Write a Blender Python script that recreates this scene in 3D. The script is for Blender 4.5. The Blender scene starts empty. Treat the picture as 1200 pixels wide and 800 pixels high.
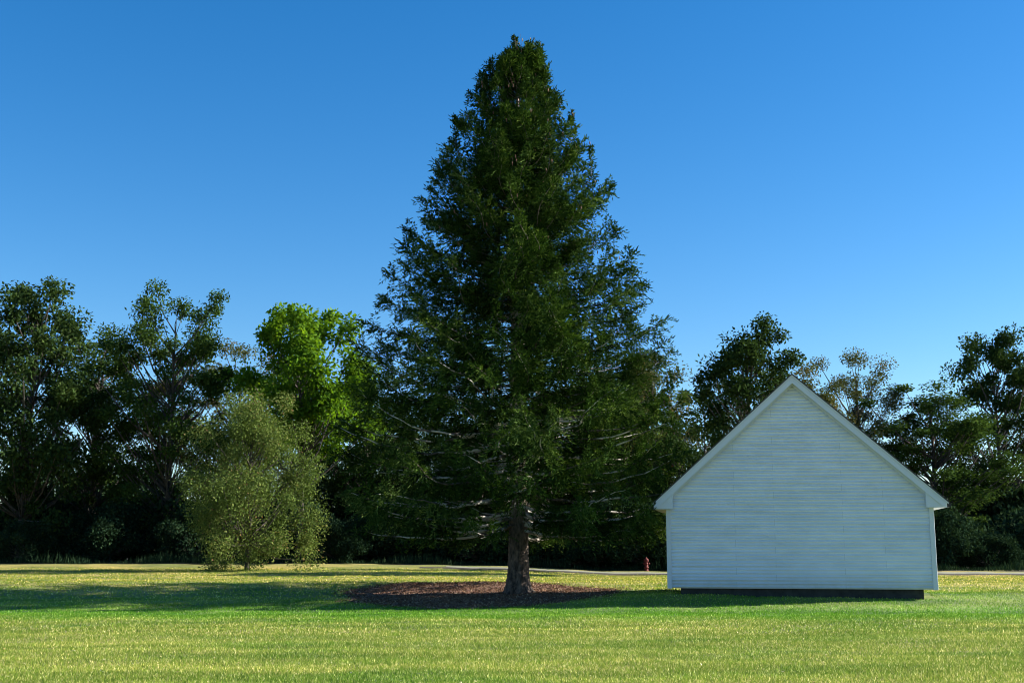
import bpy, bmesh, math, random
import numpy as np
from mathutils import Vector, Matrix

random.seed(11)
rng = np.random.default_rng(11)
R = math.radians
scn = bpy.context.scene
COL = scn.collection

# ------------------------------------------------------------------ camera
FOC = 1400.0                      # focal length in pixels of a 1200 px wide frame
PITCH = R(9.93)
cam_d = bpy.data.cameras.new('camera')
cam_d.lens = 42.0
cam_d.sensor_width = 36.0
cam_d.clip_start = 0.1
cam_d.clip_end = 3000
cam = bpy.data.objects.new('camera', cam_d)
cam.location = (0, 0, 1.6)
cam.rotation_euler = (R(90) + PITCH, 0, 0)
COL.objects.link(cam)
scn.camera = cam

# ------------------------------------------------------------------ sky and sun
SUN_A, SUN_E = 8.0, 25.5          # degrees behind the picture plane on the right, elevation
world = bpy.data.worlds.new('World')
scn.world = world
world.use_nodes = True
wn = world.node_tree
bg = wn.nodes['Background']
sky = wn.nodes.new('ShaderNodeTexSky')
sky.sky_type = 'NISHITA'
sky.sun_disc = False
sky.sun_elevation = R(SUN_E)
sky.sun_rotation = R(90 - SUN_A)
sky.altitude = 100
sky.air_density = 1.0
sky.dust_density = 0.25
sky.ozone_density = 3.2
hs = wn.nodes.new('ShaderNodeHueSaturation')
hs.inputs['Hue'].default_value = 0.503
hs.inputs['Saturation'].default_value = 1.36
wn.links.new(sky.outputs[0], hs.inputs['Color'])
wn.links.new(hs.outputs[0], bg.inputs['Color'])
bg.inputs['Strength'].default_value = 0.059

sun_d = bpy.data.lights.new('sun', 'SUN')
sun_d.energy = 5.0
sun_d.angle = R(0.53)
sun_d.color = (1.0, 0.94, 0.82)
sun = bpy.data.objects.new('sun', sun_d)
to_sun = Vector((math.cos(R(SUN_A)) * math.cos(R(SUN_E)),
                 math.sin(R(SUN_A)) * math.cos(R(SUN_E)), math.sin(R(SUN_E))))
sun.rotation_euler = to_sun.to_track_quat('Z', 'Y').to_euler()
sun.location = (40, 10, 40)
COL.objects.link(sun)

scn.cycles.pixel_filter_type = 'BLACKMAN_HARRIS'
scn.cycles.filter_width = 1.0
scn.view_settings.view_transform = 'Standard'
scn.view_settings.look = 'None'
scn.view_settings.exposure = 1.68
scn.view_settings.gamma = 1.0
scn.view_settings.use_curve_mapping = False

# ------------------------------------------------------------------ helpers
def world_at(px, py, Y):
    """point at horizontal distance Y seen at pixel (px, py) of the 1200 x 800 photograph"""
    a = math.atan((400 - py) / FOC) + PITCH
    z = 1.6 + Y * math.tan(a)
    zc = Y * math.cos(PITCH) + (z - 1.6) * math.sin(PITCH)
    return Vector(((px - 600) / FOC * zc, Y, z))

def tag(o, label=None, cat=None, group=None, kind=None):
    if label: o['label'] = label
    if cat: o['category'] = cat
    if group: o['group'] = group
    if kind: o['kind'] = kind
    return o

def empty(name, loc):
    o = bpy.data.objects.new(name, None)
    o.location = loc
    o.empty_display_size = 0.3
    COL.objects.link(o)
    return o

def np_mesh(name, V, F, mat, parent=None, rnd=None, smooth=False):
    V = np.asarray(V, dtype=np.float32).reshape(-1, 3)
    F = np.asarray(F, dtype=np.int32)
    k = F.shape[1]
    me = bpy.data.meshes.new(name)
    me.vertices.add(len(V)); me.vertices.foreach_set('co', V.ravel())
    me.loops.add(F.size); me.loops.foreach_set('vertex_index', F.ravel())
    me.polygons.add(len(F))
    me.polygons.foreach_set('loop_start', np.arange(0, F.size, k, dtype=np.int32))
    me.polygons.foreach_set('loop_total', np.full(len(F), k, dtype=np.int32))
    if smooth:
        me.polygons.foreach_set('use_smooth', np.ones(len(F), dtype=bool))
    if rnd is not None:
        at = me.attributes.new('rnd', 'FLOAT', 'FACE')
        at.data.foreach_set('value', np.asarray(rnd, dtype=np.float32))
    me.update(calc_edges=True)
    me.materials.append(mat)
    o = bpy.data.objects.new(name, me)
    COL.objects.link(o)
    if parent: o.parent = parent
    return o

def bm_obj(name, bm, mat, parent=None, smooth=False):
    me = bpy.data.meshes.new(name)
    bmesh.ops.recalc_face_normals(bm, faces=bm.faces)
    bm.to_mesh(me); bm.free()
    if smooth:
        for p in me.polygons: p.use_smooth = True
    me.materials.append(mat)
    o = bpy.data.objects.new(name, me)
    COL.objects.link(o)
    if parent: o.parent = parent
    return o

def nrm(a):
    return a / np.maximum(np.linalg.norm(a, axis=-1, keepdims=True), 1e-9)

class Tubes:
    def __init__(s): s.V = []; s.F = []; s.n = 0
    def add(s, P, rad, sides=6, rough=0.0):
        P = np.asarray(P, float); rad = np.asarray(rad, float)
        n = len(P)
        T = nrm(np.gradient(P, axis=0))
        ref = np.array([0, 0, 1.0]) if abs(T[0][2]) < 0.8 else np.array([1.0, 0, 0])
        A = nrm(np.cross(T, ref)); B = np.cross(T, A)
        th = np.linspace(0, 2 * np.pi, sides, endpoint=False)
        rr = rad[:, None] * (1 + rough * rng.uniform(-1, 1, (n, sides)))
        ring = P[:, None, :] + rr[..., None] * (A[:, None, :] * np.cos(th)[None, :, None] + B[:, None, :] * np.sin(th)[None, :, None])
        base = s.n
        s.V.append(ring.reshape(-1, 3)); s.n += n * sides
        i = np.arange(n - 1)[:, None] * sides; j = np.arange(sides)[None, :]; j2 = (j + 1) % sides
        s.F.append((np.stack([i + j, i + j2, i + sides + j2, i + sides + j], -1) + base).reshape(-1, 4))
    def build(s, name, mat, parent=None):
        return np_mesh(name, np.concatenate(s.V), np.concatenate(s.F), mat, parent, smooth=True)

def blades(P, D, L, W, S, wide=0.42):
    """rhombic leaf / shoot quads"""
    L = L[:, None]; W = W[:, None]
    m = P + D * L * wide
    V = np.stack([P, m + S * W * .5, P + D * L, m - S * W * .5], 1)
    return V.reshape(-1, 3)

def quads_for(n):
    return np.arange(n * 4, dtype=np.int32).reshape(-1, 4)

# ------------------------------------------------------------------ materials
def new_mat(name):
    m = bpy.data.materials.new(name); m.use_nodes = True
    nt = m.node_tree; nt.nodes.clear()
    return m, nt, nt.nodes.new('ShaderNodeOutputMaterial')

def ramp(nt, stops, fac):
    r = nt.nodes.new('ShaderNodeValToRGB')
    e = r.color_ramp.elements
    while len(e) < len(stops): e.new(0.5)
    for el, (p, c) in zip(e, stops):
        el.position = p; el.color = (*c, 1)
    nt.links.new(fac, r.inputs[0])
    return r.outputs[0]

def noise(nt, scale, detail=4, vec=None, rough=0.55):
    n = nt.nodes.new('ShaderNodeTexNoise')
    n.inputs['Scale'].default_value = scale
    n.inputs['Detail'].default_value = detail
    n.inputs['Roughness'].default_value = rough
    if vec is not None: nt.links.new(vec, n.inputs['Vector'])
    return n.outputs['Fac']

def pos(nt, sc=(1, 1, 1), obj=False):
    if obj:
        src = nt.nodes.new('ShaderNodeTexCoord').outputs['Object']
    else:
        src = nt.nodes.new('ShaderNodeNewGeometry').outputs['Position']
    mp = nt.nodes.new('ShaderNodeMapping'); mp.inputs['Scale'].default_value = sc
    nt.links.new(src, mp.inputs[0])
    return mp.outputs[0]

def pos_rot(nt, sc, rz):
    mp = nt.nodes.new('ShaderNodeMapping'); mp.inputs['Scale'].default_value = sc; mp.inputs['Rotation'].default_value = (0, 0, rz)
    nt.links.new(nt.nodes.new('ShaderNodeNewGeometry').outputs['Position'], mp.inputs[0])
    return mp.outputs[0]

def mixc(nt, fac, a, b, mode='MIX'):
    m = nt.nodes.new('ShaderNodeMix'); m.data_type = 'RGBA'; m.blend_type = mode
    for sock, v in ((m.inputs[0], fac), (m.inputs[6], a), (m.inputs[7], b)):
        if hasattr(v, 'links') or hasattr(v, 'is_linked'): nt.links.new(v, sock)
        elif isinstance(v, tuple): sock.default_value = (*v, 1)
        else: sock.default_value = v
    return m.outputs[2]

def leaf_mat(name, stops, transl=0.3, tcol=(1.25, 1.3, 0.7), patch=None, pscale=0.5, gloss=0.0):
    m, nt, out = new_mat(name)
    at = nt.nodes.new('ShaderNodeAttribute'); at.attribute_name = 'rnd'
    c = ramp(nt, stops, at.outputs['Fac'])
    if patch:
        nz = noise(nt, pscale, 3, pos(nt))
        f = ramp(nt, [(0.42, (0, 0, 0)), (0.62, (1, 1, 1))], nz)
        c = mixc(nt, f, c, mixc(nt, 1.0, c, patch, 'MULTIPLY'))
    d = nt.nodes.new('ShaderNodeBsdfDiffuse'); nt.links.new(c, d.inputs[0])
    t = nt.nodes.new('ShaderNodeBsdfTranslucent')
    nt.links.new(mixc(nt, 1.0, c, tcol, 'MULTIPLY'), t.inputs[0])
    mx = nt.nodes.new('ShaderNodeMixShader'); mx.inputs[0].default_value = transl
    nt.links.new(d.outputs[0], mx.inputs[1]); nt.links.new(t.outputs[0], mx.inputs[2])
    last = mx.outputs[0]
    if gloss:
        g = nt.nodes.new('ShaderNodeBsdfGlossy'); g.inputs['Roughness'].default_value = 0.45
        g.inputs[0].default_value = (0.9, 0.95, 1.0, 1)
        m2 = nt.nodes.new('ShaderNodeMixShader'); m2.inputs[0].default_value = gloss
        nt.links.new(last, m2.inputs[1]); nt.links.new(g.outputs[0], m2.inputs[2]); last = m2.outputs[0]
    nt.links.new(last, out.inputs[0])
    return m

def surf_mat(name, col, rough=0.8, bump=None, bdist=0.01):
    m, nt, out = new_mat(name)
    p = nt.nodes.new('ShaderNodeBsdfPrincipled')
    p.inputs['Roughness'].default_value = rough
    c = col(nt) if callable(col) else None
    if c is None: p.inputs['Base Color'].default_value = (*col, 1)
    else: nt.links.new(c, p.inputs['Base Color'])
    if bump:
        b = nt.nodes.new('ShaderNodeBump'); b.inputs['Distance'].default_value = bdist
        b.inputs['Strength'].default_value = 1.0
        nt.links.new(bump(nt), b.inputs['Height']); nt.links.new(b.outputs[0], p.inputs['Normal'])
    nt.links.new(p.outputs[0], out.inputs[0])
    return m

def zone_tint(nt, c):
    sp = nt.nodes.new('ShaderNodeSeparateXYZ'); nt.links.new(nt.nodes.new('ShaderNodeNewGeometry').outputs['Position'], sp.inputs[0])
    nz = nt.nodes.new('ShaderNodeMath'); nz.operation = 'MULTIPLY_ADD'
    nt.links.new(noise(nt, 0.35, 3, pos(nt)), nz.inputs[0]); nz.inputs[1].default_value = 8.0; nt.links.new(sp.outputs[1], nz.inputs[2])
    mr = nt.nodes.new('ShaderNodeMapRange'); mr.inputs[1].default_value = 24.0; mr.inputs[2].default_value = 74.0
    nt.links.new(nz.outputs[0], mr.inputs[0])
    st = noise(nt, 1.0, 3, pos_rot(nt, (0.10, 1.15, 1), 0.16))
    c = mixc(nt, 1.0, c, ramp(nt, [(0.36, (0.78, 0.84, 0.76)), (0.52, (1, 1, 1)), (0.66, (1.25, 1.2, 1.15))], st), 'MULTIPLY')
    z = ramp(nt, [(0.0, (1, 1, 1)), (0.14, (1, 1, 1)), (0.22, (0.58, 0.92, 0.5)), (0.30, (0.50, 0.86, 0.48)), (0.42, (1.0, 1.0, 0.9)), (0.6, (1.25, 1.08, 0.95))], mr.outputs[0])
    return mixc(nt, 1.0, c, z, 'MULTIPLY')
def grass_col(nt):
    big = noise(nt, 0.55, 4, pos(nt, (0.35, 1, 1)))
    c = ramp(nt, [(0.32, (0.085, 0.135, 0.025)), (0.5, (0.20, 0.21, 0.055)), (0.68, (0.34, 0.30, 0.10))], big)
    fine = noise(nt, 9, 6, pos(nt), 0.7)
    f = ramp(nt, [(0.3, (0.55, 0.6, 0.5)), (0.7, (1.25, 1.2, 1.2))], fine)
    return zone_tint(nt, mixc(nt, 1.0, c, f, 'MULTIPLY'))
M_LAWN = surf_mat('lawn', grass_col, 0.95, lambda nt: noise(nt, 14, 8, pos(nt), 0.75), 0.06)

def blade_mat():
    m, nt, out = new_mat('grass_blade')
    at = nt.nodes.new('ShaderNodeAttribute'); at.attribute_name = 'rnd'
    green = ramp(nt, [(0, (0.085, 0.15, 0.022)), (0.55, (0.15, 0.20, 0.038)), (0.86, (0.26, 0.26, 0.08)), (0.95, (0.46, 0.42, 0.19)), (1, (0.6, 0.55, 0.3))], at.outputs['Fac'])
    big = noise(nt, 0.55, 4, pos(nt, (0.35, 1, 1)))
    tint = ramp(nt, [(0.32, (1.15, 1.45, 0.95)), (0.52, (1.65, 1.65, 1.35)), (0.7, (1.9, 1.85, 1.6))], big)
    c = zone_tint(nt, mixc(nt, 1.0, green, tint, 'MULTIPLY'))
    d = nt.nodes.new('ShaderNodeBsdfDiffuse'); nt.links.new(c, d.inputs[0])
    t = nt.nodes.new('ShaderNodeBsdfTranslucent'); nt.links.new(c, t.inputs[0])
    mx = nt.nodes.new('ShaderNodeMixShader'); mx.inputs[0].default_value = 0.35
    nt.links.new(d.outputs[0], mx.inputs[1]); nt.links.new(t.outputs[0], mx.inputs[2])
    nt.links.new(mx.outputs[0], out.inputs[0])
    return m
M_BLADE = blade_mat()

M_SPRUCE = leaf_mat('spruce_needles', [(0, (0.008, 0.018, 0.007)), (0.4, (0.022, 0.050, 0.012)), (0.8, (0.055, 0.095, 0.026)), (1, (0.115, 0.165, 0.05))],
                    0.14, (1.2, 1.3, 0.5), (1.45, 1.4, 1.0), 0.5, 0.0)
M_MAPLE = leaf_mat('maple_leaves', [(0, (0.05, 0.11, 0.014)), (0.6, (0.085, 0.17, 0.018)), (1, (0.14, 0.24, 0.03))], 0.42, (1.6, 1.5, 0.35))
M_OLIVE = leaf_mat('willow_leaves', [(0, (0.05, 0.085, 0.022)), (0.6, (0.11, 0.155, 0.04)), (0.93, (0.19, 0.21, 0.07)), (1, (0.25, 0.14, 0.08))], 0.25, (1.2, 1.2, 0.7))
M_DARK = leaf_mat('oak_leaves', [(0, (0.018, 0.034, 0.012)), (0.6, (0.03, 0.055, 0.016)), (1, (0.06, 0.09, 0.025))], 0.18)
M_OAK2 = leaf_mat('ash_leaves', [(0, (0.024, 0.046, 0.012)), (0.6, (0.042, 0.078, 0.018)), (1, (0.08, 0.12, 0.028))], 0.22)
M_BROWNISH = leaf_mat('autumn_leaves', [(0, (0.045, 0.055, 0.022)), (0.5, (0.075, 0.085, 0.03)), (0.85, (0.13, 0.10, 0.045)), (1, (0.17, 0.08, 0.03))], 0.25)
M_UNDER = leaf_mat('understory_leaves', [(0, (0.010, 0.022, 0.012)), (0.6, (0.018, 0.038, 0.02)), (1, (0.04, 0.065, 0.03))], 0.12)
M_CONE = surf_mat('spruce_cone', (0.16, 0.075, 0.035), 0.7)

def bark_col(a, b, sc, zsc):
    return lambda nt: ramp(nt, [(0.40, a), (0.64, b)], noise(nt, sc, 6, pos(nt, (1, 1, zsc), True), 0.7))
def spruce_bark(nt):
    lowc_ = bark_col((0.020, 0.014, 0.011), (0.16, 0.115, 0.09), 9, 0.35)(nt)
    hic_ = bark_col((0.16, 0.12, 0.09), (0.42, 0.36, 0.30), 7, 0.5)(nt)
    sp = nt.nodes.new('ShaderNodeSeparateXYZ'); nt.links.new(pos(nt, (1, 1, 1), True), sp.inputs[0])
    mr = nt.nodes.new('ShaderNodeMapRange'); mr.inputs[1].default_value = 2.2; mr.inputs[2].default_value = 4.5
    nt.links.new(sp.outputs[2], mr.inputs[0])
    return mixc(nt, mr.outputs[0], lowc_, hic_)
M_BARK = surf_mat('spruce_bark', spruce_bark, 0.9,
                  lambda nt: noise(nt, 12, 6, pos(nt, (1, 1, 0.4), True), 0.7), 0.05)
def limb_col(nt):
    a = bark_col((0.045, 0.036, 0.028), (0.12, 0.10, 0.08), 6, 1)(nt)
    f = ramp(nt, [(0.47, (0, 0, 0)), (0.53, (1, 1, 1))], noise(nt, 1.1, 3, pos(nt, (1, 1, 1), True)))
    sp = nt.nodes.new('ShaderNodeSeparateXYZ'); nt.links.new(pos(nt, (1, 1, 1), True), sp.inputs[0])
    mr = nt.nodes.new('ShaderNodeMapRange'); nt.links.new(sp.outputs[2], mr.inputs[0])
    mr.inputs[1].default_value = 10.0; mr.inputs[2].default_value = 6.5; mr.inputs[3].default_value = 0.12
    mm = nt.nodes.new('ShaderNodeMath'); mm.operation = 'MULTIPLY'; nt.links.new(f, mm.inputs[0]); nt.links.new(mr.outputs[0], mm.inputs[1])
    return mixc(nt, mm.outputs[0], a, (0.50, 0.46, 0.41))
M_LIMB = surf_mat('limb_bark', limb_col, 0.85)
M_TRUNK = surf_mat('broadleaf_bark', bark_col((0.025, 0.021, 0.017), (0.085, 0.07, 0.058), 8, 0.3), 0.9)
M_MULCH = surf_mat('mulch', lambda nt: ramp(nt, [(0.35, (0.07, 0.034, 0.022)), (0.65, (0.22, 0.11, 0.075))], noise(nt, 22, 6, pos(nt), 0.75)), 0.95,
                   lambda nt: noise(nt, 25, 6, pos(nt), 0.8), 0.06)
M_CHIP = leaf_mat('mulch_chips', [(0, (0.06, 0.032, 0.02)), (0.5, (0.14, 0.075, 0.045)), (0.85, (0.24, 0.145, 0.09)), (1, (0.50, 0.40, 0.28))], 0.0)
M_LITTER = leaf_mat('fallen_leaf', [(0, (0.4, 0.3, 0.12)), (0.6, (0.6, 0.52, 0.26)), (1, (0.75, 0.7, 0.48))], 0.1, (1, 1, 1))
M_PATH = surf_mat('path_concrete', lambda nt: ramp(nt, [(0.3, (0.15, 0.155, 0.11)), (0.7, (0.22, 0.22, 0.16))], noise(nt, 3, 5, pos(nt))), 0.9)
M_DARK_GROUND = surf_mat('dark_ground', lambda nt: ramp(nt, [(0.3, (0.02, 0.017, 0.012)), (0.7, (0.05, 0.04, 0.028))], noise(nt, 6, 5, pos(nt))), 0.95)

# ------------------------------------------------------------------ ground
def ss(a, b, t):
    t = np.clip((t - a) / (b - a), 0, 1); return t * t * (3 - 2 * t)

def terr(x, y):
    x = np.asarray(x, float); y = np.asarray(y, float)
    rt = ss(-1.0, 6.0, x)                       # 0 left/centre .. 1 by the house
    lf = ss(1.0, -9.0, x)
    z = -0.10 * np.exp(-((y - 34) / 3.2) ** 2)
    z = z + 0.27 * rt * ss(33.5, 39.5, y)
    z = z + (0.40 - 0.29 * rt) * ss(41.5 - 4.0 * lf, 47.5, y)
    far = 0.13 * (1 - rt) - 0.12 * rt + 0.13 * lf
    z = z + far * ss(48, 66, y)
    z = z + 0.22 * ss(64.6, 67.0, y)            # low bank that carries the path
    z = z + 0.012 * np.sin(1.7 * x + 0.6 * y) + 0.012 * np.sin(1.1 * y - 0.7 * x + 1) + 0.008 * np.sin(3.1 * x - 2.3 * y)
    z = z + 0.10 * np.exp(-(((x + 0.2) / 3.0) ** 2 + ((y - 42.6) / 3.0) ** 2))   # mulched mound
    return z

def grid_sheet(name, xs, ys, mat, lift=0.0, keep=None):
    X, Y = np.meshgrid(xs, ys)
    Z = terr(X, Y) + lift
    V = np.stack([X, Y, Z], -1).reshape(-1, 3)
    nx = len(xs); i = np.arange(len(ys) - 1)[:, None] * nx; j = np.arange(nx - 1)[None, :]
    F = np.stack([i + j, i + j + 1, i + nx + j + 1, i + nx + j], -1).reshape(-1, 4)
    if keep is not None:
        c = V[F].mean(1); F = F[keep(c[:, 0], c[:, 1])]
    return np_mesh(name, V, F, mat, smooth=True)

xs = np.unique(np.concatenate([np.linspace(-1500, -60, 20), np.linspace(-60, -24, 20), np.linspace(-24, 24, 193), np.linspace(24, 60, 20), np.linspace(60, 1500, 20)]))
ys = np.unique(np.concatenate([np.linspace(-300, 0, 12), np.linspace(0, 12, 14), np.linspace(12, 72, 260), np.linspace(72, 120, 18), np.linspace(120, 2500, 25)]))
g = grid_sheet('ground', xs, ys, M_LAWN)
tag(g, kind='structure')

# pale path on the far bank with a narrow dark strip in front of it
def strip(name, x0, x1, ya, yb, mat, lift):
    X = np.linspace(x0, x1, 90)
    cols = []
    for t in np.linspace(0, 1, 5):
        Y = ya(X) * (1 - t) + yb(X) * t
        cols.append(np.stack([X, Y, terr(X, Y) + lift], -1))
    V = np.stack(cols, 0).reshape(-1, 3); nx = len(X)
    i = np.arange(4)[:, None] * nx; j = np.arange(nx - 1)[None, :]
    F = np.stack([i + j, i + j + 1, i + nx + j + 1, i + nx + j], -1).reshape(-1, 4)
    return np_mesh(name, V, F, mat, smooth=True)
tag(strip('path', -3.6, 60, lambda x: 65.9 + 0 * x, lambda x: 66.35 + 0.004 * x, M_PATH, 0.012), kind='structure')
tag(strip('dark_edge', -5.0, 60, lambda x: 65.45 + 0 * x, lambda x: 65.9 + 0 * x, M_DARK_GROUND, 0.008), kind='structure')
tag(strip('woodland_floor', -90, 90, lambda x: 67.6 + 0 * x, lambda x: 130 + 0 * x, M_DARK_GROUND, 0.02), kind='structure')

# mulch bed
def in_bed(x, y, k=1.0):
    a = np.arctan2((y - 41.4), (x + 1.2))
    w = 1 + 0.05 * np.sin(3 * a + 1) + 0.03 * np.sin(7 * a)
    return (((x + 1.2) / 4.6) ** 2 + ((y - 41.6) / 5.4) ** 2) < (w * k) ** 2
bed = grid_sheet('mulch_bed', np.linspace(-6.5, 4.5, 160), np.linspace(35.5, 47.5, 170), M_MULCH, 0.02, in_bed)
tag(bed, 'brown bark mulch bed around the foot of the big spruce', 'mulch bed', kind='stuff')
n = 42000
x = rng.uniform(-6.6, 4.6, n); y = rng.uniform(35.4, 47.6, n); k = in_bed(x, y, 1.0) | (in_bed(x, y, 1.10) & (rng.random(n) < .25)); x = x[k]; y = y[k]; n = len(x)
P = np.stack([x, y, terr(x, y) + 0.022], -1)
D = nrm(np.stack([rng.normal(size=n), rng.normal(size=n), rng.uniform(-.1, .7, n)], -1))
S = nrm(np.cross(D, rng.normal(size=(n, 3))))
o = np_mesh('mulch_chips', blades(P, D, rng.uniform(.03, .10, n), rng.uniform(.015, .04, n), S), quads_for(n), M_CHIP, rnd=rng.random(n))
tag(o, 'loose reddish wood chips scattered over the mulch bed', 'wood chips', kind='stuff')

# grass blades
def grass(name, n, y0, y1, hmin, hmax, w, power):
    t = rng.random(n)
    y = (y0 ** power + t * (y1 ** power - y0 ** power)) ** (1 / power)
    x = rng.uniform(-1, 1, n) * (y * 0.46 + 0.6)
    cl = 0.5 + 0.5 * np.sin(x * 2.3 + 1.3 * np.sin(y * 1.7)) * np.sin(y * 2.9 + np.sin(x * 1.9))
    k = ~in_bed(x, y, 0.93) | (~in_bed(x, y, .75) & (rng.random(n) < .06)); k &= ~in_bed(x, y, 0.99) | (rng.random(n) < .5); 
    hu = (x - 5.1) * math.cos(R(11)) - (y - 38.5) * math.sin(R(11)); hv = (x - 5.1) * math.sin(R(11)) + (y - 38.5) * math.cos(R(11))
    k &= ~((hu > 0.2) & (hu < 7.9) & (hv > 0.2) & (hv < 3.6))
    x = x[k]; y = y[k]; cl = cl[k]; n = len(x)
    P = np.stack([x, y, terr(x, y) - 0.004], -1)
    D = nrm(np.stack([rng.normal(0, .45, n), rng.normal(0, .45, n), np.ones(n)], -1))
    S = nrm(np.stack([np.ones(n), rng.normal(0, .5, n), np.zeros(n)], -1))
    L = rng.uniform(hmin, hmax, n) * (0.75 + 0.5 * cl)
    return P, D, L, np.full(n, w) * rng.uniform(.6, 1.3, n), S
parts = [grass('near', 330000, 13.2, 24, .025, .065, .010, 0.2), grass('mid', 170000, 23.5, 40, .03, .07, .018, 0.2), grass('far', 90000, 39, 65.5, .03, .075, .035, 0.4)]
P, D, L, W, S = [np.concatenate(a) for a in zip(*parts)]
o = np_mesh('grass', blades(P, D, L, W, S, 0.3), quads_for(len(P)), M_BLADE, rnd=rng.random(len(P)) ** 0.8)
tag(o, 'mown yellow green lawn grass', 'grass', kind='stuff')

# fallen leaves on the lawn
n = 2300
y = 13.5 + 30 * rng.random(n) ** 1.6; x = rng.uniform(-1, 1, n) * (y * 0.45)
k = (rng.random(n) < np.clip(0.45 - x / y * 0.9, 0.12, 1)); x = x[k]; y = y[k]; n = len(x)
P = np.stack([x, y, terr(x, y) + rng.uniform(.015, .05, n)], -1)
D = nrm(np.stack([rng.normal(size=n), rng.normal(size=n), rng.uniform(-.2, .5, n)], -1)); S = nrm(np.cross(D, rng.normal(0, .4, (n, 3)) + [0, 0, 1]))
o = np_mesh('fallen_leaves', blades(P, D, rng.uniform(.02, .045, n), rng.uniform(.015, .03, n), S, .5), quads_for(n), M_LITTER, rnd=rng.random(n))
tag(o, 'small pale dry leaves strewn over the front lawn', 'fallen leaves', kind='stuff')

# ------------------------------------------------------------------ house
def rgb(c): return c
def siding_col(nt):
    src = nt.nodes.new('ShaderNodeTexCoord').outputs['Object']
    sp = nt.nodes.new('ShaderNodeSeparateXYZ'); nt.links.new(src, sp.inputs[0])
    cb = nt.nodes.new('ShaderNodeCombineXYZ'); nt.links.new(sp.outputs[0], cb.inputs[0])
    sb = nt.nodes.new('ShaderNodeMath'); sb.operation = 'SUBTRACT'; nt.links.new(sp.outputs[2], sb.inputs[0]); sb.inputs[1].default_value = ZB
    nt.links.new(sb.outputs[0], cb.inputs[1])
    bk = nt.nodes.new('ShaderNodeTexBrick'); nt.links.new(cb.outputs[0], bk.inputs[0])
    bk.offset = 0.37; bk.offset_frequency = 2; bk.squash = 1
    bk.inputs['Color1'].default_value = (0.72, 0.755, 0.84, 1); bk.inputs['Color2'].default_value = (0.77, 0.80, 0.87, 1)
    bk.inputs['Mortar'].default_value = (0.48, 0.51, 0.55, 1)
    bk.inputs['Scale'].default_value = 1.0; bk.inputs['Mortar Size'].default_value = 0.004
    bk.inputs['Brick Width'].default_value = 3.3; bk.inputs['Row Height'].default_value = CH * 2
    st = ramp(nt, [(0.35, (0.90, 0.91, 0.90)), (0.65, (1, 1, 1))], noise(nt, 1.1, 6, pos(nt, (1, 1, 2.5))))
    c = mixc(nt, 1.0, bk.outputs['Color'], st, 'MULTIPLY')
    mr = nt.nodes.new('ShaderNodeMapRange'); nt.links.new(sb.outputs[0], mr.inputs[0]); mr.inputs[1].default_value = 0.45; mr.inputs[2].default_value = 0.0
    sm = nt.nodes.new('ShaderNodeMath'); sm.operation = 'MULTIPLY'; nt.links.new(mr.outputs[0], sm.inputs[0]); nt.links.new(noise(nt, 3.5, 6, pos(nt)), sm.inputs[1])
    return mixc(nt, sm.outputs[0], c, (0.47, 0.47, 0.42))
CH = 0.107
HC = world_at(785.2, 688.6, 38.5)
ZB = HC.z - float(terr(HC.x, HC.y))
M_SIDING = surf_mat('white_siding', siding_col, 0.45)
M_TRIM = surf_mat('white_trim', (0.56, 0.58, 0.64), 0.4)
M_ROOF = surf_mat('dark_shingle', lambda nt: ramp(nt, [(0.3, (0.035, 0.033, 0.032)), (0.7, (0.08, 0.075, 0.07))], noise(nt, 12, 4, pos(nt))), 0.9)
M_FOUND = surf_mat('foundation', lambda nt: ramp(nt, [(0.3, (0.018, 0.018, 0.018)), (0.7, (0.045, 0.045, 0.043))], noise(nt, 5, 5, pos(nt))), 0.95)

HC = world_at(785.2, 688.6, 38.5)
ground_h = float(terr(HC.x, HC.y))
house = empty('white_house', (HC.x, HC.y, ground_h))
house.rotation_euler = (0, 0, R(-11))
tag(house, 'white clapboard house gable with steep eave at the right, standing beside the big spruce', 'house')
ZB = HC.z - ground_h                # bottom of the siding above the ground
HW, HD = 8.0, 3.8
EZ = world_at(785, 596.5, 38.5).z - ground_h   # soffit height
SL = 0.90                            # roof slope
OV = 0.46                            # eave overhang
WT = EZ + 0.02                       # wall top at the corner
APEX = HW / 2

def rake_z(u):                       # top of the roof deck above position u (from left)
    d = u if u < APEX else HW - u
    return EZ + 0.14 + (d + OV) * SL

CH = 0.107
def siding_bm(length, zf, v_out, course=CH):
    """lapped boards over a wall along +x from 0 to length; zf(u) = upper limit"""
    bm = bmesh.new()
    z = ZB
    zmax = max(zf(length / 2), zf(0), zf(length))
    while z < zmax - 0.02:
        z1 = min(z + course, zmax)
        # horizontal extent with the top limit: solve for gable
        def ext(zz):
            if zf(0.001) >= zz and zf(length - .001) >= zz: return 0.0, length
            lo, hi = 0.0, length / 2
            for _ in range(24):
                mid = (lo + hi) / 2
                if zf(mid) >= zz: hi = mid
                else: lo = mid
            return hi, length - hi
        a0, b0 = ext(z); a1, b1 = ext(z1)
        if b0 - a0 < 0.05: break
        y0, y1, zg = -0.064, -0.010, z + 0.044
        v = [bm.verts.new(p) for p in ((a0, y0, zg), (b0, y0, zg), (b1, y1, z1), (a1, y1, z1), (a0, -0.001, zg), (b0, -0.001, zg), (a0, -0.001, z), (b0, -0.001, z), (a0, y1, z), (b0, y1, z))]
        bm.faces.new(v[:4]); bm.faces.new((v[4], v[5], v[1], v[0])); bm.faces.new((v[6], v[7], v[5], v[4])); bm.faces.new((v[8], v[9], v[7], v[6]))
        z += course
    return bm

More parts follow.
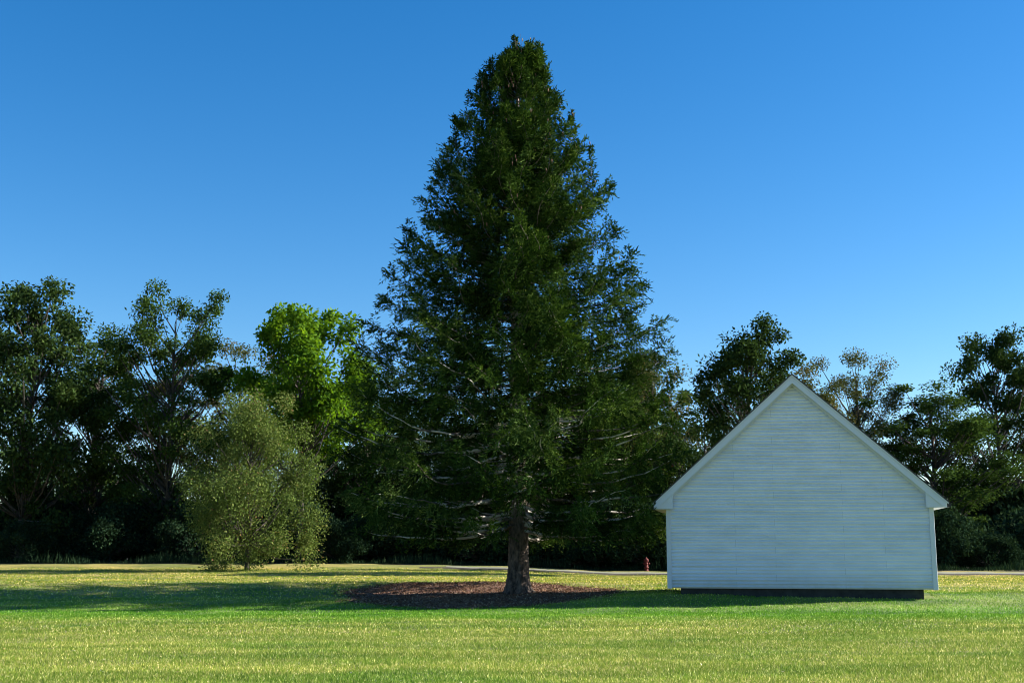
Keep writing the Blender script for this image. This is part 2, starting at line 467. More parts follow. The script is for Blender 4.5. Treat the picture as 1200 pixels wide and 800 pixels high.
def box(bm, x0, x1, y0, y1, z0, z1):
    vs = [bm.verts.new((x, y, z)) for x in (x0, x1) for y in (y0, y1) for z in (z0, z1)]
    for f in ((0, 1, 3, 2), (4, 6, 7, 5), (0, 4, 5, 1), (2, 3, 7, 6), (0, 2, 6, 4), (1, 5, 7, 3)):
        bm.faces.new([vs[i] for i in f])

def prism(bm, poly, y0, y1):
    a = [bm.verts.new((x, y0, z)) for x, z in poly]; b = [bm.verts.new((x, y1, z)) for x, z in poly]
    bm.faces.new(a); bm.faces.new(b[::-1])
    n = len(poly)
    for i in range(n): bm.faces.new((a[i], b[i], b[(i + 1) % n], a[(i + 1) % n]))

# wall body
bm = bmesh.new()
under = lambda u: EZ + (min(u, HW - u) + OV) * SL - 0.02
prism(bm, [(0.01, ZB + .01), (HW - .01, ZB + .01), (HW - .01, under(0)), (APEX, under(APEX)), (0.01, under(0))], 0.0, HD)
bm_obj('wall', bm, M_SIDING, house)
o = bm_obj('gable_siding', siding_bm(HW, under, 0), M_SIDING, house)
for nm, loc, rz in (('side_siding', (0, HD, 0), -90), ('side_siding', (HW, 0, 0), 90)):
    s = bm_obj(nm, siding_bm(HD, lambda u: EZ, 0), M_SIDING, house); s.location = loc; s.rotation_euler = (0, 0, R(rz))
s = bm_obj('rear_siding', siding_bm(HW, under, 0), M_SIDING, house); s.location = (HW, HD, 0); s.rotation_euler = (0, 0, R(180))
for cx, cy in ((0, 0), (HW, 0), (0, HD), (HW, HD)):
    bm = bmesh.new(); sx = -1 if cx == 0 else 1; sy = -1 if cy == 0 else 1
    a, b = sorted((cx - sx * .07, cx + sx * .074)); c, d = sorted((cy - sy * .07, cy + sy * .074))
    box(bm, a, b, c, d, ZB - .012, EZ)
    bmesh.ops.bevel(bm, geom=bm.edges[:], offset=.006, segments=1, affect='EDGES')
    bm_obj('corner_post', bm, M_TRIM, house)
# rake boards (front and rear), left and right
RO = 0.30                            # rake overhang
for yf in (-RO, HD + RO - 0.03):
    for side in (0, 1):
        mx = (lambda u: u) if side == 0 else (lambda u: HW - u)
        u0, u1 = -OV, APEX
        t0, t1 = EZ + 0.16, EZ + 0.16 + (u1 + OV) * SL
        bm = bmesh.new()
        prism(bm, [(mx(u0), t0), (mx(u1), t1), (mx(u1), t1 - .26), (mx(u0 + .12), t0 - 0.26 + .12 * SL + 0.0), (mx(u0), t0 - .02)], yf, yf + .03)
        bm_obj('rake_board', bm, M_TRIM, house)
        # narrow shingle moulding
        bm = bmesh.new()
        prism(bm, [(mx(u0 - .02), t0 + 0.003), (mx(u1), t1 + .02), (mx(u1), t1 - .045), (mx(u0 - .02), t0 - .062)], yf - .022 if yf < 0 else yf + .032, yf - .002 if yf < 0 else yf + .052)
        bm_obj('rake_moulding', bm, M_TRIM, house)
# sloping soffit under the rake and frieze board on the wall
for side in (0, 1):
    mx = (lambda u: u) if side == 0 else (lambda u: HW - u)
    bm = bmesh.new()
    prism(bm, [(mx(-.0), EZ + OV * SL - .06), (mx(APEX), EZ + (APEX + OV) * SL - .06), (mx(APEX), EZ + (APEX + OV) * SL - .03), (mx(-.0), EZ + OV * SL - .03)], -RO + .03, HD + RO - .03)
    bm_obj('rake_soffit', bm, M_TRIM, house)
    bm = bmesh.new()
    prism(bm, [(mx(0.04), EZ + (.04 + OV) * SL - .065), (mx(APEX), EZ + (APEX + OV) * SL - .065), (mx(APEX), EZ + (APEX + OV) * SL - .17), (mx(.04), EZ + (.04 + OV) * SL - .17)], -.09, -.066)
    bm_obj('frieze_board', bm, M_TRIM, house)
    # boxed eave with return
    bm = bmesh.new()
    e0, e1 = -OV + .02, 0.16
    prism(bm, [(mx(e0), EZ), (mx(e1), EZ), (mx(e1), EZ + .16 + (e1 + OV) * SL - .10), (mx(e0), EZ + .13)], -RO + .034, -.068)
    bm_obj('eave_return', bm, M_TRIM, house)
    bm = bmesh.new()
    prism(bm, [(mx(e0), EZ), (mx(-.035), EZ), (mx(-.035), EZ + .12 + (OV - .035) * SL - .12), (mx(e0), EZ + .11)], -.028, HD + .028)
    bm_obj('soffit', bm, M_TRIM, house)
    # gutter / fascia along the eave
    bm = bmesh.new(); a, b = sorted((mx(-OV - .10), mx(-OV + .015)))
    box(bm, a, b, -RO + .06, HD + RO - .06, EZ + .02, EZ + .13)
    bm_obj('gutter', bm, M_FOUND, house)
    # roof slope
    bm = bmesh.new()
    r0 = EZ + .165 - .03 * SL; u0 = -OV - .03
    prism(bm, [(mx(u0), r0 + .0), (mx(APEX), r0 + (APEX - u0) * SL), (mx(APEX), r0 + (APEX - u0) * SL + .05), (mx(u0), r0 + .05)], -RO - .04, HD + RO + .04)
    bm_obj('roof_slope', bm, M_ROOF, house)
bm = bmesh.new(); box(bm, .33, HW - .33, .12, HD - .12, -0.6, ZB + .008)
bm_obj('foundation', bm, M_FOUND, house)

# ------------------------------------------------------------------ big spruce
TX, TY = 0.2, 42.3
TZ = float(terr(TX, TY)) - 0.08
rows = [45, 60, 80, 100, 125, 150, 180, 200, 225, 250, 300, 330, 360, 400, 440, 500, 550, 600, 618, 640]
Lw =   [2, 9, 23, 42, 60, 77, 92, 105, 114, 122, 137, 164, 166, 188, 206, 224, 228, 222, 196, 165]
Rw =   [2, 19, 30, 41, 53, 62, 84, 97, 113, 124, 136, 155, 160, 176, 190, 204, 212, 212, 190, 165]
ez, el_, er_ = [], [], []
for r_, l_, w_ in zip(rows, Lw, Rw):
    p = world_at(606, r_, TY); zc = TY * math.cos(PITCH) + (p.z - 1.6) * math.sin(PITCH)
    ez.append(p.z - TZ); el_.append(l_ / FOC * zc); er_.append(w_ / FOC * zc)
ez, el_, er_ = [np.array(a[::-1]) for a in (ez, el_, er_)]
H = ez[-1]
def env(z, az):
    l = np.interp(z, ez, el_); r = np.interp(z, ez, er_); c = math.cos(az)
    return l * (1 - c) / 2 + r * (1 + c) / 2

spruce = empty('spruce_tree', (TX, TY, TZ))
tag(spruce, 'tall dark conical spruce tree in the middle of the lawn with pale bare lower limbs', 'tree')

# trunk
tk = Tubes()
tz = np.array([-0.3, 0.0, .15, .4, .8, 1.3, 2, 3, 4.5, 6, 8, 10, 12, 14, 16, 18, 19.5, H - .1])
tr = np.interp(tz, [-.3, 0, .15, .4, .8, 1.3, 2, 4.5, 8, 12, 16, H], [.76, .62, .51, .42, .375, .355, .345, .30, .23, .15, .08, .012])
nseg = 24
zz = np.concatenate([np.linspace(-.3, 3, 40), np.linspace(3.1, H - .1, 60)])
rr = np.interp(zz, tz, tr)
cx = 0.03 * np.sin(zz * .5); cy = 0.03 * np.cos(zz * .4)
th = np.linspace(0, 2 * np.pi, nseg, endpoint=False)
flare = 1 + (np.exp(-np.maximum(zz, 0) / .35))[:, None] * (0.22 * np.sin(5 * th + .6) + .10 * np.sin(8 * th))[None, :]
ro = rr[:, None] * flare * (1 + 0.06 * rng.uniform(-1, 1, (len(zz), nseg)))
V = np.stack([cx[:, None] + ro * np.cos(th), cy[:, None] + ro * np.sin(th), np.repeat(zz[:, None], nseg, 1)], -1).reshape(-1, 3)
i = np.arange(len(zz) - 1)[:, None] * nseg; j = np.arange(nseg)[None, :]; j2 = (j + 1) % nseg
F = np.stack([i + j, i + j2, i + nseg + j2, i + nseg + j], -1).reshape(-1, 4)
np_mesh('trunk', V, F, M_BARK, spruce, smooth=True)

SV, SR = [], []                    # foliage
CV = []                            # cones: position, size
limbs = []
def vnoise(p):
    return (np.sin(p[..., 0] * 1.9 + 1.7 * np.sin(p[..., 2] * 1.3)) + np.sin(p[..., 1] * 1.7 + p[..., 2] * 1.6 + 2) + np.sin(p[..., 2] * 2.9 + p[..., 0] * 1.1 + 4)) / 3

def shoots(P, D, L, W, r):
    """P,D,L,W arrays; each shoot is two crossed rhombi of needles"""
    n = len(P)
    S = nrm(np.cross(D, rng.normal(size=(n, 3))))
    S2 = np.cross(D, S)
    SV.append(blades(P, D, L, W, S)); SR.append(r)
    SV.append(blades(P, D, L, W, S2)); SR.append(r)

def tuft(c, h, r, m, tone):
    t_ = rng.random(m) ** 1.2
    a_ = rng.uniform(0, 6.28, m)
    q_ = r * (1 - .85 * t_) * rng.random(m) ** .5
    B = np.stack([c[0] + q_ * np.cos(a_), c[1] + q_ * np.sin(a_), c[2] - .3 * h + t_ * h], -1)
    D = nrm(np.stack([np.cos(a_), np.sin(a_), rng.uniform(-.3, 1.0, m)], -1) + rng.normal(0, .3, (m, 3)))
    shoots(B, D, rng.uniform(.10, .18, m), rng.uniform(.030, .050, m), np.clip(tone + rng.normal(0, .13, m), 0, 1))

def branch(z0, az, Lh, rise, tipup, dens=1.0, rad=None, bare=0.35):
    """one limb: leaves the trunk at height z0, reach Lh"""
    n = 22
    t = np.linspace(0, 1, n)
    wob = rng.uniform(-.25, .25)
    a = az + wob * t + 0.06 * np.sin(t * 9 + rng.uniform(0, 6))
    rad_ = Lh * t
    sag = rise * t - (0.05 * Lh) * np.sin(np.pi * np.minimum(t * 1.05, 1)) + tipup * np.maximum(t - .6, 0) ** 2 / .16
    P = np.stack([rad_ * np.cos(a), rad_ * np.sin(a), z0 + sag], -1)
    kn = np.cumsum(rng.normal(0, .5, (n, 3)), 0) * np.array([.035, .035, .05]) * Lh / 5
    P += kn * np.minimum(t * 4, 1)[:, None]
    r0 = rad if rad else 0.008 + 0.0068 * Lh
    limbs.append((P, np.interp(t, [0, .5, 1], [r0, r0 * .6, .004])))
    T = nrm(np.gradient(P, axis=0))
    # secondary branchlets
    seg = np.linalg.norm(np.diff(P, axis=0), axis=1).sum()
    m = int(seg * (1 - bare) / 0.046 * dens)
    if m < 4: m = 4
    tt = bare + (1 - bare) * (np.arange(m) + rng.random(m)) / m
    idx = tt * (n - 1); i0 = np.minimum(idx.astype(int), n - 2); f = (idx - i0)[:, None]
    B = P[i0] * (1 - f) + P[i0 + 1] * f
    T0 = T[i0]
    up = np.array([0, 0, 1.0])
    side = nrm(np.cross(T0, up)) * np.where(rng.random(m) < .5, 1, -1)[:, None]
    prof = np.interp(tt, [bare, bare + .2, .8, 1], [.45, 1.0, .78, .40])
    ln = prof * (0.42 + 0.11 * Lh) * rng.uniform(.55, 1.25, m)
    lo = max(0, 1 - z0 / (.6 * H)); droop = rng.uniform(-.95 - .8 * lo, .35 - .2 * lo, m)[:, None]
    D0 = nrm(T0 * rng.uniform(.5, 1.1, m)[:, None] + side * rng.uniform(.5, 1.1, m)[:, None] + up * droop)
    # extra tips clustered at the end
    keep = (vnoise(B + np.array([TX, 0, 0])) > np.where(tt < .80, -.10, -.45) + .16 * (z0 < 5.5)) | (tt > .9)
    B, D0, ln, tt = B[keep], D0[keep], ln[keep], tt[keep]
    m = len(B)
    rb = np.clip(rng.normal(.42, .16, m) + (tt - .7) * .5 + rng.normal(0, .16), 0, 1)
    # shoots along each branchlet
    kmax = 16
    s = (np.arange(kmax) + .5) / kmax
    cnt = np.clip((ln / 0.050).astype(int), 3, kmax)
    for k in range(kmax):
        sel = cnt > k
        if not sel.any(): break
        fr = (k + rng.random(sel.sum()) * .8 + .2) / cnt[sel]
        base = B[sel] + D0[sel] * (ln[sel] * fr)[:, None]
        base[:, 2] -= (0.22 * ln[sel]) * fr ** 2
        q = rng.normal(0, .5, (sel.sum(), 3)); q[:, 2] += .10
        dd = nrm(D0[sel] + q)
        L = rng.uniform(.11, .20, sel.sum()); W = rng.uniform(.024, .042, sel.sum())
        shoots(base, dd, L, W, np.clip(rb[sel] + rng.normal(0, .17, sel.sum()), 0, 1))
    # upright bushy tufts on the outer part
    for q_ in range(nt_ := (0 if Lh < .7 else (3 if Lh < 2.5 else 5))):
        f_ = 1 - .13 * q_ - .08 * rng.random()
        c_ = P[min(int(f_ * (n - 1)), n - 1)] + rng.normal(0, .10 + .05 * q_, 3)
        tuft(c_, rng.uniform(.35, .75), rng.uniform(.12, .26), 70, rng.normal(.5, .12))
    # spiky leader at the tip
    ntip = 16
    tp = P[-1] + T[-1] * np.linspace(-.35, .1, ntip)[:, None] + rng.normal(0, .03, (ntip, 3))
    td = nrm(T[-1] + rng.normal(0, .5, (ntip, 3)) + up * .35)
    shoots(tp, td, rng.uniform(.12, .22, ntip), rng.uniform(.035, .05, ntip), rng.random(ntip))
    return P

z = 2.4
az0 = 0.0
while z < H - 0.8:
    u = z / H
    nb = 6 if u < .85 else 5
    gap = np.interp(u, [0, .3, .8, 1], [.44, .37, .27, .2])
    az0 += 2.4
    for b in range(nb):
        az = az0 + b * 2 * math.pi / nb + random.uniform(-.35, .35)
        zb = z + random.uniform(-.16, .16)
        upr = np.interp(u, [0, .15, .5, .8, 1], [-.10, -.02, .10, .45, 1.3])
        Rz = float(env(min(zb + .3, H), az))
        for _ in range(2):
            rise = upr * Rz
            Rz = float(env(min(max(zb + rise + .2, 2.0), H - .05), az))
        ln = Rz * random.uniform(.88, 1.01)
        if random.random() < .08: ln *= random.uniform(.5, .8)
        tip = np.interp(u, [0, .25, 1], [.0, .08, .14]) * ln * random.random() + np.interp(u, [0, .4, 1], [.05, .45, .4]) * random.random()
        branch(zb, az, max(ln, .12), upr * ln, tip, dens=np.interp(u, [0, .5, .9, 1], [1.0, 1.05, 1.25, 1.3]),
               bare=np.interp(u, [0, .3, .7, 1], [.30, .28, .18, .04]))
    z += gap
# short inner growth along the trunk
zi = 2.75
while zi < H * .86:
    for b in range(5):
        az = random.uniform(0, 6.28)
        Ri = float(env(zi, az))
        branch(zi, az, Ri * random.uniform(.28, .6), random.uniform(-.05, .25) * Ri * .4, .05, dens=.9, bare=.22)
    if zi < H * .72:
        for az in (-1.57 + random.uniform(-.3, .3), -1.4 + random.uniform(-.9, .9)):
            if random.random() < .34: continue
            Ri = float(env(zi, az))
            branch(zi + random.uniform(-.2, .2), az, Ri * random.uniform(.25, .55), -.04 * Ri, .05, dens=1.1, bare=.2)
    zi += .5
# long level bare limbs at the foot of the crown
for zb, az, ln, rs in ((2.75, 3.25, 4.6, -.12), (2.45, 3.55, 4.3, .05), (2.6, -.12, 4.8, -.25), (2.9, .25, 5.0, -.2), (2.5, -.65, 4.2, -.1), (2.7, 4.0, 4.4, -.1), (2.95, 2.8, 5.0, -.1)):
    branch(zb, az, ln, rs, .05, dens=1.0, bare=.62, rad=.055)
# leaders at the top
for dx, dy, h0, h1 in ((-.10, 0, H - 1.0, H + .05), (.42, .1, H - 1.1, H - .1), (.85, -.1, H - 2.0, H - .75), (-.6, .15, H - 1.9, H - .75), (-1.25, 0, H - 3.0, H - 1.75), (2.0, .2, H - 4.4, H - 2.8), (2.7, -.3, H - 5.9, H - 4.35), (-2.3, 0, H - 4.6, H - 3.1)):
    m = 90
    t = rng.random(m)
    B = np.stack([dx + rng.normal(0, .02, m), dy + rng.normal(0, .02, m), h0 + (h1 - h0) * t], -1)
    aa = rng.uniform(0, 6.28, m)
    D0 = nrm(np.stack([np.cos(aa), np.sin(aa), rng.uniform(.3, .9, m)], -1))
    ll = .06 + .32 * (1 - t) ** 1.1
    for k in range(4):
        q = rng.normal(0, .4, (m, 3))
        shoots(B + D0 * (ll * k / 4)[:, None], nrm(D0 + q), rng.uniform(.08, .16, m), np.full(m, .04), np.clip(rng.normal(.5, .2, m), 0, 1))
    limbs.append((np.array([[dx * .2, dy * .2, h0 - .7], [dx * .8, dy * .8, h0 - .2], [dx, dy, h0 + .3], [dx, dy, h1]]), np.array([.03, .02, .015, .005])))

V = np.concatenate(SV).reshape(-1, 4, 3); rn = np.concatenate(SR)
lowc = V[:, 0, 2]; rad_c = np.hypot(V[:, 0, 0], V[:, 0, 1])
kp = (lowc < H - .22 - .8 * np.hypot(V[:, 0, 0] + .1, V[:, 0, 1])) | (lowc < H - 1.2) | ((V[:, 0, 0] > .25) & (lowc < H - .28))
kp |= (np.hypot(V[:, 0, 0] + .10, V[:, 0, 1]) < .22) | (np.hypot(V[:, 0, 0] - .42, V[:, 0, 1] - .1) < .2)
kp &= lowc > 1.85 - .35 * np.clip(rad_c / 5, 0, 1) + .35 * np.sin(V[:, 0, 0] * 2.1) * np.sin(V[:, 0, 1] * 1.7 + 1) + rng.uniform(0, .35, len(rn))
V = V[kp].reshape(-1, 3); rn = rn[kp]
print('spruce quads', len(rn)); scn['nq'] = len(rn)
np_mesh('crown', V, quads_for(len(rn)), M_SPRUCE, spruce, rnd=rn)

# limbs: the hundred lowest as parts, the rest as one
# bare dead twigs low down join their limb
limbs_sorted = sorted(limbs, key=lambda l: -len(l[0]) * 0 - (l[1][0] * 10 - l[0][0][2] * .12))
rest = Tubes()
for q, (P, r) in enumerate(limbs_sorted):
    if q < 100:
        tb = Tubes(); tb.add(P, r * 1.15, 7, .22)
        for _ in range(5):
            i0 = random.randint(2, 9); d = P[i0 + 1] - P[i0]; d = d / np.linalg.norm(d)
            sd = np.array([-d[1], d[0], random.uniform(-.5, .4)]) * random.choice((-1, 1))
            e = P[i0] + (d * .7 + sd * .6) * random.uniform(.3, .9)
            mid = (P[i0] + e) / 2 + np.array([0, 0, -.03])
            tb.add(np.array([P[i0], mid, e]), [r[i0] * .4, r[i0] * .3, .003], 4)
        o = tb.build('limb', M_LIMB, spruce)
    else:
        rest.add(P, r, 5)
o = rest.build('limb', M_LIMB, spruce); o['kind'] = 'stuff'

# hanging cones in the upper crown
ct = Tubes()
tips = [(P, r) for P, r in limbs if P[0][2] > H * .55]
for _ in range(420):
    P, r = random.choice(tips)
    i0 = random.randint(len(P) // 2, len(P) - 1)
    p = P[i0] + np.array([random.uniform(-.25, .25), random.uniform(-.25, .25), random.uniform(-.12, .0)])
    ct.add(np.array([p, p + [0, 0, -.03], p + [0.005, 0, -.09], p + [.008, 0, -.14]]), [.008, .022, .02, .004], 6)
o = ct.build('cone', M_CONE, spruce); o['kind'] = 'stuff'

# ------------------------------------------------------------------ broadleaf trees and shrubs
def leafy(name, loc, height, radius, base_z, mat, nclump=70, per=330, leaf=.22, shape='round', trunk_r=.2, clump_r=.85, loose=0.0, flat=0.75, seed=1, bark=None, lean=0.0, jit=.12):
    """tree with trunk, limbs and a crown of many separate leaves"""
    g_ = np.random.default_rng(seed)
    root = empty(name, loc)
    ch = height - base_z
    C = []
    tries = 0
    while len(C) < nclump and tries < 20000:
        tries += 1
        p = g_.uniform(-1, 1, 3)
        d = np.linalg.norm(p)
        if d > 1 or d < .45: continue
        if shape == 'dome' and p[2] < -.98: continue
        zt = (p[2] + 1) / 2
        rad = radius
        if shape == 'dome': rad *= np.interp(zt, [0, .25, .6, 1], [1.25, 1.2, 1.05, .8])
        if shape == 'column': rad *= .9
        C.append([p[0] * rad + lean * zt, p[1] * rad, base_z + zt * ch])
    C = np.array(C)
    C += g_.normal(0, jit * radius, C.shape) * [1, 1, .6]
    C[:, 2] = np.clip(C[:, 2], base_z * .9 + .15, height - clump_r * .4)
    # wood
    tb = Tubes()
    top = height * .86
    zt = np.linspace(-.2, top, 12)
    bend = g_.uniform(-.35, .35, 2)
    tp = np.stack([bend[0] * np.sin(zt / height * 2.5) + lean * zt / height, bend[1] * np.sin(zt / height * 2), zt], -1)
    tb.add(tp, np.interp(zt, [-.2, .2, top], [trunk_r * 1.35, trunk_r, trunk_r * .12]), 9, .05)
    for c in C:
        zs = max(.15 * height, min(c[2] - .12 * height - np.hypot(c[0], c[1]) * .55, top * .95))
        if base_z < 1: zs = max(.1, zs)
        s0 = np.array([np.interp(zs, zt, tp[:, 0]), np.interp(zs, zt, tp[:, 1]), zs])
        mid = (s0 + c) / 2 + np.array([0, 0, -.08 * np.linalg.norm(c - s0)]) + g_.normal(0, .12, 3)
        l = np.linalg.norm(c - s0); r0 = min(trunk_r * .45, .012 + .012 * l)
        pts = [s0, s0 * .6 + mid * .4, mid, mid * .45 + c * .55, c]
        tb.add(np.array(pts), [r0, r0 * .8, r0 * .6, r0 * .4, r0 * .15], 5)
    tb.build('trunk', bark or M_TRUNK, root)
    # leaves
    n = len(C) * per
    ci = np.repeat(np.arange(len(C)), per)
    cr = clump_r * g_.uniform(.55, 1.3, len(C))
    d = nrm(g_.normal(size=(n, 3))) * (g_.random((n, 1)) ** (.55 - .2 * loose))
    d[:, 2] *= flat
    P = C[ci] + d * cr[ci][:, None] * (1 + loose * g_.random((n, 1)))
    keep = P[:, 2] > .02
    P = P[keep]; ci = ci[keep]; n = len(P)
    # leaf clusters: group into little sprays
    D = nrm(g_.normal(0, 1, (n, 3)) + [0, 0, -.35] + d[keep] * .8)
    N = g_.normal(0, .55, (n, 3)) + [0, 0, 1]
    S = nrm(np.cross(D, N))
    V = blades(P, D, leaf * g_.uniform(.6, 1.3, n), leaf * .62 * g_.uniform(.6, 1.2, n), S, .45)
    rn = np.clip(g_.normal(.45, .2, n) + g_.uniform(-.2, .2, len(C))[ci], 0, 1)
    np_mesh('crown', V, quads_for(n), mat, root, rnd=rn)
    return root

def copy_tree(src, loc, rz, sc):
    c = src.copy(); COL.objects.link(c); c.location = loc; c.rotation_euler = (0, 0, rz); c.scale = sc
    for ch in list(src.children):
        k = ch.copy(); COL.objects.link(k); k.parent = c
    return c

def place(px, Y):
    p = world_at(px, 650, Y)
    return (p.x, Y, float(terr(p.x, Y)) - .03)

def hgt(px, row, Y):
    return world_at(px, row, Y).z - float(terr(world_at(px, 650, Y).x, Y))

# --- named trees of the photograph
GT = 'woodland trees beyond the lawn'
t = leafy('maple_tree', place(352, 73), hgt(352, 362, 73), 3.9, 6.2, M_MAPLE, 95, 330, .28, 'round', .26, 1.0, seed=5, flat=.95)
tag(t, 'bright green sunlit broadleaf tree rising left of the spruce', 'tree', GT)
t = leafy('bushy_tree', place(290, 61.5), hgt(325, 462, 61.5), 2.65, -.7, M_OLIVE, 105, 560, .125, 'dome', .12, .66, seed=6, loose=.45, flat=1.0, jit=.26)
tag(t, 'pale olive small-leaved bushy tree reaching to the lawn at the left', 'tree', GT)
t = leafy('slender_tree', place(566, 70.5), 9.5, 2.2, 4.0, M_UNDER, 30, 240, .2, 'round', .09, .8, seed=7, bark=M_DARK_GROUND)
tag(t, 'slender tree with a thin dark trunk behind the spruce limbs, just left of its trunk', 'tree', GT)
t = leafy('autumn_tree', place(771, 76), hgt(771, 398, 76), 2.1, 3.0, M_BROWNISH, 62, 150, .2, 'round', .16, .75, seed=8, loose=.5)
tag(t, 'thin brownish tree with sparse top just right of the spruce', 'tree', GT)
t = leafy('oak_tree', place(880, 60), hgt(880, 372, 60), 2.35, 4.6, M_DARK, 84, 260, .2, 'round', .22, .72, seed=9, loose=.25)
tag(t, 'tall dark broadleaf tree rising directly above the left slope of the house roof', 'tree', GT)
t = leafy('understory_tree', place(800, 74), hgt(800, 478, 74), 2.5, .6, M_DARK, 70, 260, .2, 'dome', .14, .8, seed=10, loose=.2)
tag(t, 'low dark tree in the dip between the brownish tree and the roof', 'tree', GT)
t = leafy('understory_tree', place(832, 66), hgt(832, 455, 66), 1.3, 3.2, M_DARK, 26, 170, .18, 'round', .1, .55, seed=12, loose=.5)
tag(t, 'small dark tree with loose twigs against the sky beside the roof edge', 'tree', GT)
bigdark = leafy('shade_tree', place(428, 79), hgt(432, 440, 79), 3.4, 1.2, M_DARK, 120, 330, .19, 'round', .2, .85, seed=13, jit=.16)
tag(bigdark, 'dark shaded tree filling the gap between the bright tree and the spruce', 'tree', GT)

others = [(478, 84, 500, 'dark tree behind the lower left boughs of the spruce, next to the shaded gap'),
          (535, 90, 515, 'dark tree hidden behind the left half of the spruce'),
          (640, 88, 480, 'dark tree hidden behind the right of the spruce trunk'),
          (700, 82, 450, 'dark tree behind the lower right boughs of the spruce'),
          (742, 86, 420, 'taller dark tree behind the right edge of the spruce'),
          (268, 80, 395, 'large dark tree behind the pale bushy tree at the left'),
          (195, 74, 330, 'tall dark tree in the woodland edge far left of the spruce'),
          (105, 78, 375, 'dark rounded tree second from the left end of the woodland edge'),
          (22, 72, 345, 'dark tree at the left end of the woodland edge'),
          (930, 82, 420, 'dark tree behind the ridge of the house roof'),
          (1010, 86, 405, 'dark tree behind the right slope of the house roof'),
          (1098, 84, 450, 'dark tree right of the house in the far woodland edge'),
          (1180, 88, 400, 'tall dark tree at the right end of the woodland edge')]
h0 = hgt(432, 448, 79)
protos = [(bigdark, h0)]
for sd, mt, nm, px, Y, row, lab, lf_ in ((31, M_OAK2, 'woodland_tree', 195, 74, 330, 'tall dark tree in the woodland edge far left of the spruce', .2),
                                   (32, M_BROWNISH, 'woodland_tree', 1010, 86, 405, 'duller olive tree behind the right slope of the house roof', .17)):
    t = leafy(nm, place(px, Y), hgt(px, row, Y), 3.9, 1.6, mt, 125, 320, lf_, 'round', .22, .95, seed=sd, jit=.2)
    tag(t, lab, 'tree', GT); protos.append((t, hgt(px, row, Y)))
others = [o_ for o_ in others if o_[0] not in (195, 1010)]
for q_, (px, Y, row, lab) in enumerate(others):
    src, h0 = protos[(q_ * 2 + 1) % 3 if not 470 < px < 760 else 0]
    h = hgt(px, row, Y); s = h / h0
    c = copy_tree(src, place(px, Y), random.uniform(0, 6.28), (1.1 + .2 * random.random(), 1.1 + .2 * random.random(), s))
    tag(c, lab, 'tree', GT)

# --- shrubs along the far edge
GS = 'dark shrubs along the far edge of the lawn'
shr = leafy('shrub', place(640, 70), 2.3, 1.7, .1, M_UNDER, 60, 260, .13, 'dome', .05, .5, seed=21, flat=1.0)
tag(shr, 'rounded dark shrub just right of the spruce trunk at the far edge', 'shrub', GS)
sh_labels = ['first dark shrub right of the pale bushy tree', 'second dark shrub right of the pale bushy tree', 'dark shrub under the left branch tips of the spruce',
             'dark shrub below the long pale bare limbs', 'dark shrub behind the slender tree trunk', 'dark shrub directly behind the spruce trunk',
             'dark shrub midway between the spruce trunk and the red hydrant', 'dark shrub just left of the red hydrant', 'dark shrub behind the red hydrant', 'dark shrub at the left wall of the white house',
             'dark shrub behind the white house', 'dark shrub at the far right behind the house', 'dark shrub at the right end of the lawn',
             'shrub at the left end of the woodland edge', 'shrub below the tall tree far left', 'shrub just left of the pale bushy tree']
sh_px = [392, 428, 470, 516, 560, 604, 682, 722, 758, 800, 880, 1090, 1160, 30, 130, 235]
for lab, px in zip(sh_labels, sh_px):
    s = random.uniform(.9, 1.45)
    c = copy_tree(shr, place(px, random.uniform(69.5, 72.5)), random.uniform(0, 6.28), (s, s, s * random.uniform(.85, 1.3)))
    tag(c, lab, 'shrub', GS)

# deep wood behind everything: uncountable mass of foliage
n = 230000
x = rng.uniform(-46, 46, n); y = 84 + 14 * rng.random(n)
y = np.where(rng.random(n) < .35, rng.uniform(72.5, 80, n), y)
tophi = 5.2 + 1.6 * np.sin(x * .35) + 1.0 * np.sin(x * .9 + 2)
tophi = np.where(y < 81, 3.2 + .8 * np.sin(x * .8), tophi)
z = terr(x, y) + tophi * rng.random(n) ** .75
P = np.stack([x, y, z], -1); D = nrm(rng.normal(size=(n, 3))); S = nrm(np.cross(D, rng.normal(size=(n, 3))))
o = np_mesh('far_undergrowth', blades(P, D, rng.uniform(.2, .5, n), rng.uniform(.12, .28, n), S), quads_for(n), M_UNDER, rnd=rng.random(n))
tag(o, 'dense dark undergrowth filling the wood behind the shrubs', 'undergrowth', kind='stuff')
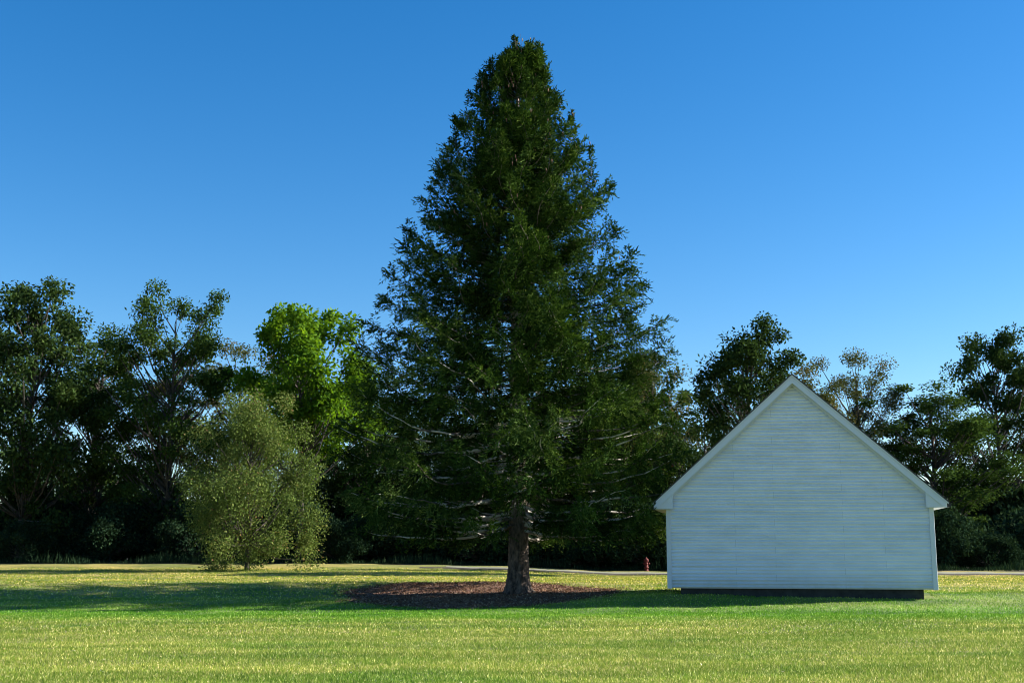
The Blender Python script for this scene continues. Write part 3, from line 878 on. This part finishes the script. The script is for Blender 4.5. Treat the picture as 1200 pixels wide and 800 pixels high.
# tall weeds at the edge of the wood
n = 15000
x = rng.uniform(-40, 40, n); y = rng.uniform(67.9, 70.5, n)
P = np.stack([x, y, terr(x, y)], -1)
D = nrm(np.stack([rng.normal(0, .22, n), rng.normal(0, .22, n), np.ones(n)], -1)); S = nrm(np.cross(D, rng.normal(size=(n, 3))))
o = np_mesh('tall_weeds', blades(P, D, rng.uniform(.1, .55, n) * (1 + .5 * np.sin(x * .9)), rng.uniform(.02, .05, n), S, .35), quads_for(n), M_UNDER, rnd=rng.random(n))
tag(o, 'dark tall weeds at the foot of the woodland edge', 'weeds', kind='stuff')

# ------------------------------------------------------------------ fire hydrant
M_RED = surf_mat('hydrant_red', (0.10, 0.006, 0.006), 0.8)
p = world_at(754, 650, 68.6)
hyd = empty('fire_hydrant', (p.x, 67.2, float(terr(p.x, 67.2))))
hyd.scale = (.88, .88, .88)
tag(hyd, 'small red fire hydrant in front of the dark shrubs left of the house', 'fire hydrant')
def lathe(prof, seg=20):
    bm = bmesh.new(); rings = []
    for r, z in prof:
        rings.append([bm.verts.new((r * math.cos(a), r * math.sin(a), z)) for a in [2 * math.pi * k / seg for k in range(seg)]])
    for a, b in zip(rings, rings[1:]):
        for k in range(seg): bm.faces.new((a[k], a[(k + 1) % seg], b[(k + 1) % seg], b[k]))
    bm.faces.new(rings[0][::-1]); bm.faces.new(rings[-1])
    return bm
bm_obj('barrel', lathe([(.17, -.02), (.17, .04), (.115, .05), (.115, .20), (.16, .21), (.16, .25), (.115, .26), (.115, .60), (.16, .61), (.16, .655)]), M_RED, hyd, True)
bm_obj('bonnet', lathe([(.15, .656), (.145, .70), (.12, .76), (.07, .80), (.035, .81), (.035, .86), (.028, .87)]), M_RED, hyd, True)
for nm, ang, r, l in (('hose_nozzle', 0, .055, .2), ('hose_nozzle', 180, .055, .2), ('pumper_nozzle', -90, .08, .21)):
    bm = lathe([(r * .8, .08), (r * .8, l - .07), (r, l - .07), (r, l), (.02, l + .002), (.02, l + .035)], 12)
    o = bm_obj(nm, bm, M_RED, hyd, True); o.location = (0, 0, .47); o.rotation_euler = (0, R(90), R(ang))
